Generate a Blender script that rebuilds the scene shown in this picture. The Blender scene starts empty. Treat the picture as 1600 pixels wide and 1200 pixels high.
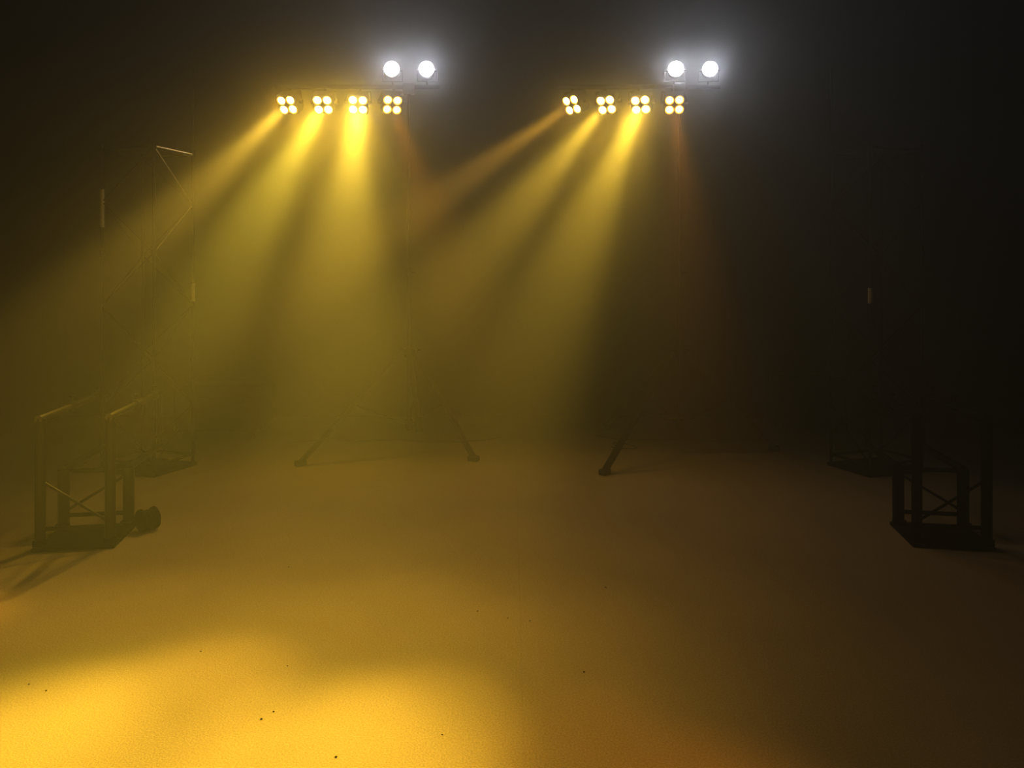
import bpy, bmesh, math, random
from mathutils import Vector, Matrix
random.seed(4)
scene=bpy.context.scene
try:
    scene.view_settings.view_transform='Standard'
    scene.view_settings.look='None'
    scene.view_settings.gamma=0.82
    scene.view_settings.exposure=0.34
except Exception: pass
COL=scene.collection

# ---------------------------------------------------------------- materials
def mat(name,color,rough=0.6,metal=0.0,emit=None,estr=0.0,noise=None,spec=0.5):
    m=bpy.data.materials.new(name); m.use_nodes=True
    nt=m.node_tree; b=nt.nodes['Principled BSDF']
    b.inputs['Base Color'].default_value=(*color,1)
    b.inputs['Roughness'].default_value=rough
    b.inputs['Metallic'].default_value=metal
    b.inputs['Specular IOR Level'].default_value=spec
    if emit:
        b.inputs['Emission Color'].default_value=(*emit,1)
        b.inputs['Emission Strength'].default_value=estr
    if noise:
        tc=nt.nodes.new('ShaderNodeTexCoord'); n=nt.nodes.new('ShaderNodeTexNoise')
        n.inputs['Scale'].default_value=noise[0]; n.inputs['Detail'].default_value=6
        r=nt.nodes.new('ShaderNodeValToRGB')
        r.color_ramp.elements[0].position=0.3; r.color_ramp.elements[1].position=0.7
        r.color_ramp.elements[0].color=(*[c*(1-noise[1]) for c in color],1)
        r.color_ramp.elements[1].color=(*[min(1,c*(1+noise[1])) for c in color],1)
        nt.links.new(tc.outputs['Object'],n.inputs['Vector'])
        nt.links.new(n.outputs['Fac'],r.inputs['Fac'])
        nt.links.new(r.outputs['Color'],b.inputs['Base Color'])
    return m
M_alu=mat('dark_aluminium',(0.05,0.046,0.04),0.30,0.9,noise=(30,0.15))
M_rail=mat('gleam_aluminium',(0.42,0.39,0.34),0.25,0.95,noise=(30,0.15))  # lighter metal, puts the gleam of the left top rails into their colour
M_bright=mat('highlight_aluminium',(0.75,0.72,0.68),0.30,0.9,noise=(30,0.1))  # brighter metal, paints the highlight on the left tower's top rung and braces
M_tow=mat('black_truss_shade',(0.003,0.003,0.003),0.7,0.0,noise=(30,0.15),spec=0.04)  # black of the towers; on the right base frame it paints in the shadow
M_blk=mat('black_powdercoat',(0.004,0.004,0.004),0.7,0.0,noise=(40,0.3),spec=0.06)
M_stand=mat('black_steel',(0.0012,0.0012,0.0012),0.9,0.0,noise=(25,0.3),spec=0.0)
M_rub=mat('black_rubber',(0.004,0.004,0.004),0.8,spec=0.1)
M_cable=mat('brown_cable_rubber',(0.08,0.06,0.03),0.8,spec=0.1)
M_drape=mat('black_drape',(0.0012,0.0012,0.0012),1.0,noise=(3,0.3),spec=0.0)
M_case=mat('black_laminate',(0.004,0.004,0.004),0.7,noise=(20,0.2),spec=0.08)
M_tape=mat('white_tape',(0.85,0.80,0.70),0.7,noise=(60,0.1))
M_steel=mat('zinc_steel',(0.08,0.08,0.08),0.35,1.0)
M_led=mat('warm_led_lens',(1,0.9,0.6),0.3,0,(1.0,0.84,0.42),13.0)
M_rim=mat('amber_reflector_rim',(0.8,0.3,0.05),0.4,0,(1.0,0.44,0.02),1.8)
M_led_dim=mat('warm_led_lens_dim',(1,0.8,0.5),0.3,0,(1.0,0.70,0.30),4.5)
M_white=mat('white_lamp_lens',(1,1,1),0.3,0,(0.95,0.97,1.0),90.0)
M_whiterim=mat('white_reflector',(0.3,0.3,0.32),0.3,0,(0.85,0.88,1.0),0.6)
M_crumb=mat('dark_crumb',(0.09,0.06,0.03),0.9)

FA=0.85
def floor_mat():
    m=bpy.data.materials.new('beige_carpet'); m.use_nodes=True
    nt=m.node_tree; b=nt.nodes['Principled BSDF']; b.inputs['Roughness'].default_value=0.95
    b.inputs['Specular IOR Level'].default_value=0.1
    tc=nt.nodes.new('ShaderNodeTexCoord')
    n1=nt.nodes.new('ShaderNodeTexNoise'); n1.inputs['Scale'].default_value=1.3; n1.inputs['Detail'].default_value=5
    n2=nt.nodes.new('ShaderNodeTexNoise'); n2.inputs['Scale'].default_value=140; n2.inputs['Detail'].default_value=5
    for n in (n1,n2): nt.links.new(tc.outputs['Object'],n.inputs['Vector'])
    r1=nt.nodes.new('ShaderNodeValToRGB'); r1.color_ramp.elements[0].position=0.3; r1.color_ramp.elements[1].position=0.7
    r1.color_ramp.elements[0].color=(0.53*FA,0.43*FA,0.34*FA,1); r1.color_ramp.elements[1].color=(0.61*FA,0.495*FA,0.40*FA,1)
    r2=nt.nodes.new('ShaderNodeValToRGB'); r2.color_ramp.elements[0].position=0.3; r2.color_ramp.elements[1].position=0.7
    r2.color_ramp.elements[0].color=(0.70,0.70,0.70,1); r2.color_ramp.elements[1].color=(1.12,1.12,1.12,1)
    mx=nt.nodes.new('ShaderNodeMixRGB'); mx.blend_type='MULTIPLY'; mx.inputs[0].default_value=1
    nt.links.new(n1.outputs['Fac'],r1.inputs['Fac']); nt.links.new(n2.outputs['Fac'],r2.inputs['Fac'])
    nt.links.new(r1.outputs['Color'],mx.inputs[1]); nt.links.new(r2.outputs['Color'],mx.inputs[2])
    # seam between two carpet lengths
    sx=nt.nodes.new('ShaderNodeSeparateXYZ'); nt.links.new(tc.outputs['Object'],sx.inputs[0])
    cmp_=nt.nodes.new('ShaderNodeMath'); cmp_.operation='COMPARE'; cmp_.inputs[1].default_value=0.04; cmp_.inputs[2].default_value=0.003
    nt.links.new(sx.outputs['X'],cmp_.inputs[0])
    m2=nt.nodes.new('ShaderNodeMixRGB'); m2.blend_type='MULTIPLY'; m2.inputs[2].default_value=(0.93,0.93,0.93,1)
    nt.links.new(cmp_.outputs[0],m2.inputs[0]); nt.links.new(mx.outputs[0],m2.inputs[1])
    nt.links.new(m2.outputs[0],b.inputs['Base Color'])
    bp=nt.nodes.new('ShaderNodeBump'); bp.inputs['Strength'].default_value=0.35; bp.inputs['Distance'].default_value=0.004
    nt.links.new(n2.outputs['Fac'],bp.inputs['Height']); nt.links.new(bp.outputs['Normal'],b.inputs['Normal'])
    return m

# ---------------------------------------------------------------- mesh helpers
def add_tube(bm,a,b,r,seg=16,r2=None):
    a=Vector(a); b=Vector(b); d=b-a
    q=d.to_track_quat('Z','Y').to_matrix().to_4x4()
    bmesh.ops.create_cone(bm,cap_ends=True,segments=seg,radius1=r,radius2=r if r2 is None else r2,depth=d.length,
                          matrix=Matrix.Translation((a+b)/2)@q)
def add_box(bm,c,s,rot=None,bevel=0.0):
    mtx=Matrix.Translation(c)@(rot.to_4x4() if rot else Matrix.Identity(4))@Matrix.Diagonal((s[0],s[1],s[2],1))
    res=bmesh.ops.create_cube(bm,size=1,matrix=mtx)
    if bevel>0:
        es=list({e for v in res['verts'] for e in v.link_edges})
        bmesh.ops.bevel(bm,geom=es,offset=bevel,segments=3,affect='EDGES',profile=0.5)
def make(name,fn,material,parent=None,smooth=True,loc=(0,0,0),label=None):
    bm=bmesh.new(); fn(bm)
    me=bpy.data.meshes.new(name); bm.to_mesh(me); bm.free()
    me.materials.append(material)
    if smooth:
        for p in me.polygons: p.use_smooth=True
        try: me.set_sharp_from_angle(angle=math.radians(35))
        except Exception: pass
    o=bpy.data.objects.new(name,me); COL.objects.link(o)
    o.location=loc
    if parent: o.parent=parent
    if label: o['label']=label
    return o
def tube(name,a,b,r,material,parent,seg=16,label=None):
    a=Vector(a)
    return make(name,lambda bm:add_tube(bm,(0,0,0),Vector(b)-a,r,seg),material,parent,loc=a,label=label)
def root(name,loc,label,category,group=None,rot=None):
    e=bpy.data.objects.new(name,None); e.empty_display_size=0.2; COL.objects.link(e)
    e.location=loc
    if rot: e.rotation_euler=rot
    e['label']=label; e['category']=category
    if group: e['group']=group
    return e

# ---------------------------------------------------------------- room
def slab(name,c,s,m):
    o=make(name,lambda bm:add_box(bm,(0,0,0),s),m,smooth=False,loc=c); o['kind']='structure'; return o
XL,XR,YB,YF,H=-5.6,5.6,9.6,-1.6,5.2
slab('floor',(0,4,-0.05),(11.6,11.6,0.1),floor_mat())
slab('ceiling',(0,4,H+0.05),(11.6,11.6,0.1),M_drape)
slab('wall_back',(0,YB+0.05,H/2),(11.2,0.1,H),M_drape)
slab('wall_front',(0,YF-0.05,H/2),(11.2,0.1,H),M_drape)
slab('wall_left',(XL-0.05,4,H/2),(0.1,11.2,H),M_drape)
slab('wall_right',(XR+0.05,4,H/2),(0.1,11.2,H),M_drape)

# ---------------------------------------------------------------- light stands
def light_stand(base,feet,bar0,bar1,label):
    R=root('light_stand',base,label,'light stand','tripod light stands')
    bx,by,_=base
    hub=0.98; top=3.55
    tube('mast',(0,0,0.22),(0,0,1.75),0.018,M_stand,R,20)
    tube('mast_extension',(0,0,1.75),(0,0,top),0.012,M_stand,R,20)
    def collar(bm):
        add_tube(bm,(0,0,hub-0.05),(0,0,hub+0.05),0.045,20)
        for k in range(3):
            a=math.atan2(feet[k][1]-by,feet[k][0]-bx)
            add_box(bm,(0.055*math.cos(a),0.055*math.sin(a),hub),(0.07,0.03,0.06),Matrix.Rotation(a,3,'Z'),0.004)
        add_tube(bm,(0.02,0,hub+0.02),(0.11,0,hub+0.02),0.008,10)
    make('leg_collar',collar,M_stand,R)
    def lock(bm):
        add_tube(bm,(0,0,1.70),(0,0,1.80),0.024,20)
        add_tube(bm,(0.02,0,1.75),(0.07,0.0,1.75),0.007,10)
    make('height_lock',lock,M_stand,R)
    make('strut_collar',lambda bm:add_tube(bm,(0,0,0.24),(0,0,0.32),0.035,20),M_stand,R)
    for fx,fy in feet:
        f=Vector((fx-bx,fy-by,0.035)); d=Vector((f.x,f.y,0)).normalized()
        s=d*0.07+Vector((0,0,hub))
        def leg(bm,s=s,f=f):
            ax=(f-s).normalized(); up=Vector((0,0,1)); side=ax.cross(up).normalized(); nrm=side.cross(ax)
            rot=Matrix((side,nrm,ax)).transposed()
            add_box(bm,(s+f)/2-s,(0.055,0.035,(f-s).length),rot,0.005)
        make('leg',leg,M_stand,R,loc=s)
        def foot(bm,d=d):
            a=math.atan2(d.y,d.x)
            add_box(bm,(0,0,0),(0.10,0.07,0.05),Matrix.Rotation(a,3,'Z'),0.012)
        make('rubber_foot',foot,M_rub,R,loc=(f.x,f.y,0.026))
        m=s.lerp(f,0.5)
        tube('strut',(d.x*0.03,d.y*0.03,0.28),m,0.007,M_stand,R,10)
    def bar(bm):
        add_box(bm,((bar0+bar1)/2-bx,0,3.55),(bar1-bar0,0.035,0.035),None,0.004)
        add_box(bm,(0,0,3.53),(0.11,0.08,0.10),None,0.01)
    make('crossbar',bar,M_stand,R)
    return R
YS=7.45
light_stand((-1.0,YS,0),[(-1.90,6.90),(-0.355,7.10),(-1.02,8.45)],-2.30,-0.70,"black steel tripod light stand with crossbar carrying glowing lamps")
light_stand((1.62,YS,0),[(0.795,6.58),(2.57,7.53),(1.08,8.75)],0.44,2.02,"black steel tripod light stand with wide-splayed legs on the carpet")

# ---------------------------------------------------------------- lamps
def aim_rot(p,t):
    d=(Vector(t)-Vector(p)).normalized()
    return d.to_track_quat('-Y','Z').to_euler()
def quad(p,target,dim,power,color,gpower,size,skirt=0,wide=0,fill=None):
    lab="black square stage spotlight with four glowing amber LED lenses"
    if dim: lab="black square stage spotlight with four dimmer amber LED lenses"
    R=root('led_spotlight',p,lab,'spotlight','quad LED spotlights on crossbars',aim_rot(p,target))
    RM=R.rotation_euler.to_matrix()
    def hous(bm):
        add_box(bm,(0,0.055,0),(0.195,0.13,0.195),None,0.018)
        for k in range(7): add_box(bm,(-0.078+k*0.026,0.135,0),(0.006,0.04,0.16))
        for x in(-1,1): add_tube(bm,(x*0.095,0.06,0),(x*0.13,0.06,0),0.018,14)
    make('housing',hous,M_stand,R)
    for sx in(-1,1):
        for sz in(-1,1):
            c=(sx*0.046,-0.012,sz*0.046)
            def rim(bm):
                bmesh.ops.create_cone(bm,cap_ends=False,segments=28,radius1=0.032,radius2=0.042,depth=0.012,matrix=Matrix.Rotation(math.radians(90),4,'X'))
            make('reflector_ring',rim,M_rim,R,loc=c)
            def lens(bm):
                bmesh.ops.create_uvsphere(bm,u_segments=24,v_segments=12,radius=0.0325,matrix=Matrix.Diagonal((1,0.35,1,1)))
            make('lens',lens,M_led_dim if dim else M_led,R,loc=c)
    M=(Matrix.Translation(p)@RM.to_4x4())
    inv=M.inverted()
    bl=inv@Vector((p[0],YS,3.525))
    def yoke(bm):
        a=Vector((-0.125,0.06,0)); b=Vector((0.125,0.06,0))
        u=Vector((bl.x,bl.y,bl.z)); off=Vector((0.10,0,0))
        dirz=(u-Vector((0,0.06,0))); q=Vector((0,0.06,0))+dirz*0.85
        add_tube(bm,a,q-off,0.007,10); add_tube(bm,b,q+off,0.007,10)
        add_tube(bm,q-off,q+off,0.007,10); add_tube(bm,q,u,0.012,12)
    make('yoke',yoke,M_stand,R)
    def sp(name,col,pw,ang,rad=0.05,world=None):
        L=bpy.data.lights.new(name,'SPOT'); L.energy=pw; L.color=col
        L.spot_size=math.radians(ang); L.spot_blend=1.0; L.shadow_soft_size=rad
        o=bpy.data.objects.new(name,L); COL.objects.link(o); o.parent=R
        o.location=(0,-0.08,0)
        if world is None:
            o.rotation_euler=(math.radians(-90),0,0)
        else:
            wm=(Vector(world)-Vector(p)).to_track_quat('-Z','Y').to_matrix()
            o.rotation_euler=(RM.inverted()@wm).to_euler()
    sp('beam_light',color,power,size)
    if gpower: sp('beam_light',(0.6,1.0,0.02),gpower,size*1.3)
    if skirt: sp('field_light',color,skirt,34)
    if wide: sp('pool_fill_light',color,wide,60)  # added wide lobe that fills and softens the floor pool
    if fill: sp('haze_fill_light',(1.0,0.56,0.025),fill[0],120,0.05,fill[1])  # added wide spot, stands in for amber light scattered about by the haze
    return R
YL=YS-0.05
YEL=(1.0,0.70,0.08)
quad((-2.146,YL-0.05,3.357),(-3.1,2.7,0),False,2500,(1.0,0.64,0.08),50,14,skirt=240,wide=60,fill=(28,(-1.3,4.4,0)))
quad((-1.807,YL-0.05,3.357),(-1.80,2.3,0),False,2600,YEL,230,14,skirt=400,wide=90,fill=(28,(-1.0,4.4,0)))
quad((-1.474,YL-0.05,3.357),(-0.62,2.1,0),False,2600,YEL,60,15,skirt=430,wide=90,fill=(28,(-0.7,4.4,0)))
quad((-1.147,YL-0.05,3.357),(0.4,2.2,0),True,420,(1.0,0.34,0.02),0,12)
quad((0.580,YL-0.05,3.357),(-3.2,3.2,0),False,2300,(1.0,0.54,0.06),0,12,fill=(11,(0.3,4.6,0)))
quad((0.906,YL-0.05,3.357),(-1.55,2.6,0),False,2700,(1.0,0.64,0.07),100,13,skirt=170,wide=30,fill=(11,(0.5,4.6,0)))
quad((1.233,YL-0.05,3.357),(-0.58,2.3,0),False,2700,(1.0,0.66,0.07),110,13,skirt=360,wide=80,fill=(11,(0.7,4.6,0)))
quad((1.554,YL-0.05,3.357),(0.6,1.9,0),True,420,(1.0,0.36,0.03),0,11)

def flood(p,target,power):
    R=root('flood_lamp',p,"round black stage lamp shining blinding cool white",'stage lamp','white lamps above crossbars',aim_rot(p,target))
    def hous(bm):
        add_tube(bm,(0,0.16,0),(0,0.0,0),0.066,32,0.076)
        add_tube(bm,(0,0.20,0),(0,0.16,0),0.055,32,0.066)
        for x in(-1,1): add_tube(bm,(x*0.065,0.07,0),(x*0.100,0.07,0),0.010,14)
    make('housing',hous,M_stand,R)
    make('reflector_ring',lambda bm:bmesh.ops.create_cone(bm,cap_ends=False,segments=40,radius1=0.054,radius2=0.074,depth=0.015,matrix=Matrix.Rotation(math.radians(90),4,'X')),M_whiterim,R,loc=(0,-0.008,0))
    make('lens',lambda bm:bmesh.ops.create_uvsphere(bm,u_segments=32,v_segments=16,radius=0.056,matrix=Matrix.Diagonal((1,0.25,1,1))),M_white,R,loc=(0,-0.006,0))
    inv=(Matrix.Translation(p)@R.rotation_euler.to_matrix().to_4x4()).inverted()
    bl=inv@Vector((p[0],YS,3.565))
    def yoke(bm):
        for x in(-1,1): add_tube(bm,(x*0.095,0.07,0),bl*0.75+Vector((x*0.095,0,0)),0.005,10)
        add_tube(bm,bl*0.75-Vector((0.095,0,0)),bl*0.75+Vector((0.095,0,0)),0.005,10); add_tube(bm,bl*0.75,bl,0.010,12)
    make('yoke',yoke,M_stand,R)
    L=bpy.data.lights.new('white_light','SPOT'); L.energy=power; L.color=(0.78,0.82,1.0)
    L.spot_size=math.radians(82); L.spot_blend=1.0; L.shadow_soft_size=0.04
    o=bpy.data.objects.new('white_light',L); COL.objects.link(o); o.parent=R
    o.location=(0,-0.08,0); o.rotation_euler=(math.radians(-90),0,0)
for x,t in((-1.153,(-.8,0,3.1)),(-0.82,(-.5,0,3.1)),(1.572,(0.6,0,3.1)),(1.90,(0.8,0,3.1))):
    flood((x,YL-0.03,3.70),t,12)

# ---------------------------------------------------------------- truss towers
def tower(A,ang,mir,label,strips,hl,zt=2.83):
    s=0.45; s2=0.58
    R=root('truss_tower',(A[0],A[1],0),label,'truss tower','truss towers')
    c,sn=math.cos(ang),math.sin(ang)
    pA=Vector((0,0,0)); pB=Vector((mir*s*sn,s*c,0)); pC=Vector((-mir*s2*c,s2*sn,0)); pD=pB+pC
    P=[pA,pB,pD,pC]
    z0=0.03
    for p in P: tube('chord',p+Vector((0,0,z0)),p+Vector((0,0,zt)),0.014,M_tow,R,18)
    N=6
    for i in range(4):
        a=P[i]; b=P[(i+1)%4]
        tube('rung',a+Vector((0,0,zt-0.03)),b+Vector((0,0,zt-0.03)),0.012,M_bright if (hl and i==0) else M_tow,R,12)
        tube('rung',a+Vector((0,0,0.10)),b+Vector((0,0,0.10)),0.012,M_tow,R,12)
        h=(zt-0.13)/N
        for k in range(N):
            u,v=(a,b) if (k+i)%2==0 else (b,a)
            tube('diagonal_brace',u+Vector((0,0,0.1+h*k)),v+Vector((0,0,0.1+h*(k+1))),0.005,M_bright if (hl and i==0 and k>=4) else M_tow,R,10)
    ce=(pA+pD)/2
    make('base_plate',lambda bm:add_box(bm,(0,0,0),(s2+0.05,s+0.05,0.03),Matrix.Rotation(-mir*ang,3,'Z'),0.004),M_blk,R,loc=ce+Vector((0,0,0.015)))
    tube('guide_mast',pB+Vector((0,0,zt)),pB+Vector((0,0,zt+0.75)),0.007,M_tow,R,12)
    for (k,za,zb) in strips:
        p=P[k]
        make('tape_strip',lambda bm:add_tube(bm,(0,0,0),(0,0,zb-za),0.0170,18),M_tape,R,loc=p+Vector((0,0,za)),label="strip of white tape around the tube")
    for p in P:
        for z in (0.95,1.9,zt-0.02):
            make('coupler',lambda bm:add_tube(bm,(0,0,-0.03),(0,0,0.03),0.020,16),M_tow,R,loc=p+Vector((0,0,z)))
    return R
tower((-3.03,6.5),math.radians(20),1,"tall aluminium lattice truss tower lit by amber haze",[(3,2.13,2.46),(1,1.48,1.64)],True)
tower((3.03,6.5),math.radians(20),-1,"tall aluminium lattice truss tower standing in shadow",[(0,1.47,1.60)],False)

# ---------------------------------------------------------------- truss base frames
def base_frame(loc,mir,label,MA,MC,MR):
    R=root('truss_base_frame',loc,label,'truss base','truss base frames',(0,0,mir*math.radians(10)))
    W=0.40; Dp=1.10; Ht=0.80; Lo=0.40
    xi=0; xo=-mir*W
    def plate(bm):
        add_box(bm,(xo/2+mir*0.01,0.16,0.012),(W+0.07,0.46,0.024),None,0.004)
        for x in(xi,xo):
            for y in(0.0,0.34): add_tube(bm,(x,y,0.02),(x,y,0.05),0.043,20)
    make('base_plate',plate,M_blk,R)
    for x in(xi,xo):
        tube('upright',(x,0,0.024),(x,0,Ht),0.031,MA,R,24)
        tube('rear_post',(x,Dp,Lo-0.02),(x,Dp,Ht),0.016,MA,R,24)
        tube('inner_upright',(x,0.36,0.024),(x,0.36,Lo),0.036,MA,R,24)
        tube('top_rail',(x,-0.03,Ht),(x,Dp+0.05,Ht),0.022,MR,R,24)
        tube('lower_rail',(x,0.36,Lo),(x,Dp,Lo),0.024,MA,R,24)
        for y in (0.50,0.95):
            def clamp(bm):
                add_tube(bm,(0,-0.025,0),(0,0.025,0),0.034,18)
                add_tube(bm,(0,0,0.03),(0,0,0.075),0.008,10); add_box(bm,(0,0,0.068),(0.04,0.012,0.012))
            make('clamp',clamp,MC,R,loc=(x,y,Ht))
    for y,z in((0.0,0.12),(0.36,Lo-0.01),(0.36,0.1)):
        tube('cross_rail',(xi,y,z),(xo,y,z),0.014,MA,R,14)
    tube('diagonal_brace',(xi,0,0.14),(xo,0,0.42),0.009,MA,R,12)
    tube('diagonal_brace',(xi,0.36,0.36),(xo,0.36,0.12),0.009,MA,R,12)
    return R
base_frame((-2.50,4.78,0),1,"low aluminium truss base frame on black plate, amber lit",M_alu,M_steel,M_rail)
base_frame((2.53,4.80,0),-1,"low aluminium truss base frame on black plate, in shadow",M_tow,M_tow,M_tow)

# cable drum by the base frame
R=root('cable_drum',(-2.41,5.08,0.0),"small round black cable drum standing beside the truss base",'cable drum',None,(0,0,math.radians(55)))
def drum(bm):
    for x in(-0.045,0.045): add_tube(bm,(x-0.006,0,0.072),(x+0.006,0,0.072),0.072,36)
    add_tube(bm,(-0.045,0,0.072),(0.045,0,0.072),0.028,24)
make('reel',drum,M_stand,R)
def wound(bm):
    for k in range(5):
        for rr in (0.042,0.054):
            cx=-0.03+k*0.015
            n=28; pts=[Vector((cx,rr*math.cos(t*2*math.pi/n),0.072+rr*math.sin(t*2*math.pi/n))) for t in range(n)]
            for t in range(n): add_tube(bm,pts[t],pts[(t+1)%n],0.007,6)
make('wound_cable',wound,M_rub,R)

# ---------------------------------------------------------------- flight cases
def case(loc,size,ang,label):
    w,d,h=size
    R=root('flight_case',loc,label,'equipment case','equipment cases',(0,0,ang))
    make('body',lambda bm:add_box(bm,(0,0,0.08+(h-0.22)/2),(w,d,h-0.22),None,0.01),M_case,R)
    make('lid',lambda bm:add_box(bm,(0,0,h-0.065),(w,d,0.13),None,0.012),M_case,R)
    def trim(bm):
        add_box(bm,(0,0,h-0.136),(w+0.012,d+0.012,0.014))
        for x in(-1,1):
            for y in(-1,1): add_box(bm,(x*w/2,y*d/2,h/2+0.03),(0.022,0.022,h-0.10))
    make('edge_trim',trim,M_blk,R)
    for x in(-w*0.28,w*0.28):
        make('latch',lambda bm:add_box(bm,(0,0,0),(0.09,0.015,0.10),None,0.004),M_blk,R,loc=(x,-d/2-0.006,h-0.14))
    for x in(-1,1):
        for y in(-1,1):
            def wheel(bm):
                add_tube(bm,(-0.015,0,0.04),(0.015,0,0.04),0.04,20); add_box(bm,(0,0,0.07),(0.05,0.05,0.02))
            make('caster',wheel,M_rub,R,loc=(x*(w/2-0.07),y*(d/2-0.07),0))
case((3.31,8.65,0),(0.68,0.5,0.63),0,"black wheeled flight case standing against the dark drape")
case((-3.15,8.45,0),(0.9,0.5,0.55),0,"black wheeled flight case standing in amber haze")

# ---------------------------------------------------------------- cables
def cable(pts,label):
    cu=bpy.data.curves.new('cable','CURVE'); cu.dimensions='3D'; cu.bevel_depth=0.004; cu.bevel_resolution=3
    s=cu.splines.new('NURBS'); s.points.add(len(pts)-1)
    for i,p in enumerate(pts): s.points[i].co=(p[0],p[1],0.005,1)
    s.use_endpoint_u=True; s.order_u=4
    o=bpy.data.objects.new('power_cable',cu); COL.objects.link(o)
    bpy.context.view_layer.update()
    dg=bpy.context.evaluated_depsgraph_get()
    me=bpy.data.meshes.new_from_object(o.evaluated_get(dg))
    bpy.data.objects.remove(o)
    n=bpy.data.objects.new('power_cable',me); COL.objects.link(n); me.materials.clear(); me.materials.append(M_cable)
    n['label']=label; n['category']='cable'; n['group']='floor cables'
cable([(-2.3,7.8),(-2.0,8.25),(-1.6,7.85),(-1.2,8.2),(-0.6,7.8),(-0.1,8.2)],"thin dark power cable snaking across the carpet")
cable([(0.9,8.3),(1.3,7.9),(1.8,8.3),(2.3,7.95),(2.8,8.3)],"thin dark power cable snaking across the carpet")
cable([(1.0,7.7),(1.3,7.5),(1.25,7.9),(0.95,8.0),(1.1,7.6)],"loop of dark cable under the light stand")

# crumbs on the carpet
for (x,y) in ((-1.37,3.38),(0.086,3.69),(-0.17,3.8),(-0.9,2.9),(-0.93,2.85),(-0.95,3.25),(-1.85,3.05),(-0.6,2.62),(-0.02,3.72),(0.5,4.1),(-1.28,4.4),(0.3,3.2),(-0.25,2.75),(-1.95,3.1)):
    r=random.uniform(0.0025,0.004)
    def cr(bm):
        bmesh.ops.create_icosphere(bm,subdivisions=2,radius=r,matrix=Matrix.Diagonal((1.3,0.9,0.6,1)))
        for v in bm.verts: v.co*=random.uniform(0.75,1.2)
    o=make('crumb',cr,M_crumb,loc=(x,y,r*0.55))
    o['label']="tiny dark crumb of debris lying on the carpet"; o['category']='debris'; o['group']='crumbs on the carpet'

# ---------------------------------------------------------------- haze + world
w=bpy.data.worlds.new('hall_haze'); scene.world=w; w.use_nodes=True
nt=w.node_tree; nt.nodes['Background'].inputs[0].default_value=(0,0,0,1); nt.nodes['Background'].inputs[1].default_value=0
va=nt.nodes.new('ShaderNodeVolumeScatter'); va.inputs['Density'].default_value=0.052; va.inputs['Anisotropy'].default_value=0.36
vb=nt.nodes.new('ShaderNodeVolumeScatter'); vb.inputs['Density'].default_value=0.010; vb.inputs['Anisotropy'].default_value=0.93
ad=nt.nodes.new('ShaderNodeAddShader')
nt.links.new(va.outputs[0],ad.inputs[0]); nt.links.new(vb.outputs[0],ad.inputs[1])
nt.links.new(ad.outputs[0],nt.nodes['World Output'].inputs['Volume'])

# ---------------------------------------------------------------- camera
cam=bpy.data.cameras.new('camera'); co=bpy.data.objects.new('camera',cam); COL.objects.link(co)
co.location=(0,0,1.6); co.rotation_euler=(math.radians(90),0,0)
cam.sensor_width=36; cam.lens=27; cam.shift_y=-150/1600; cam.clip_end=60
scene.camera=co
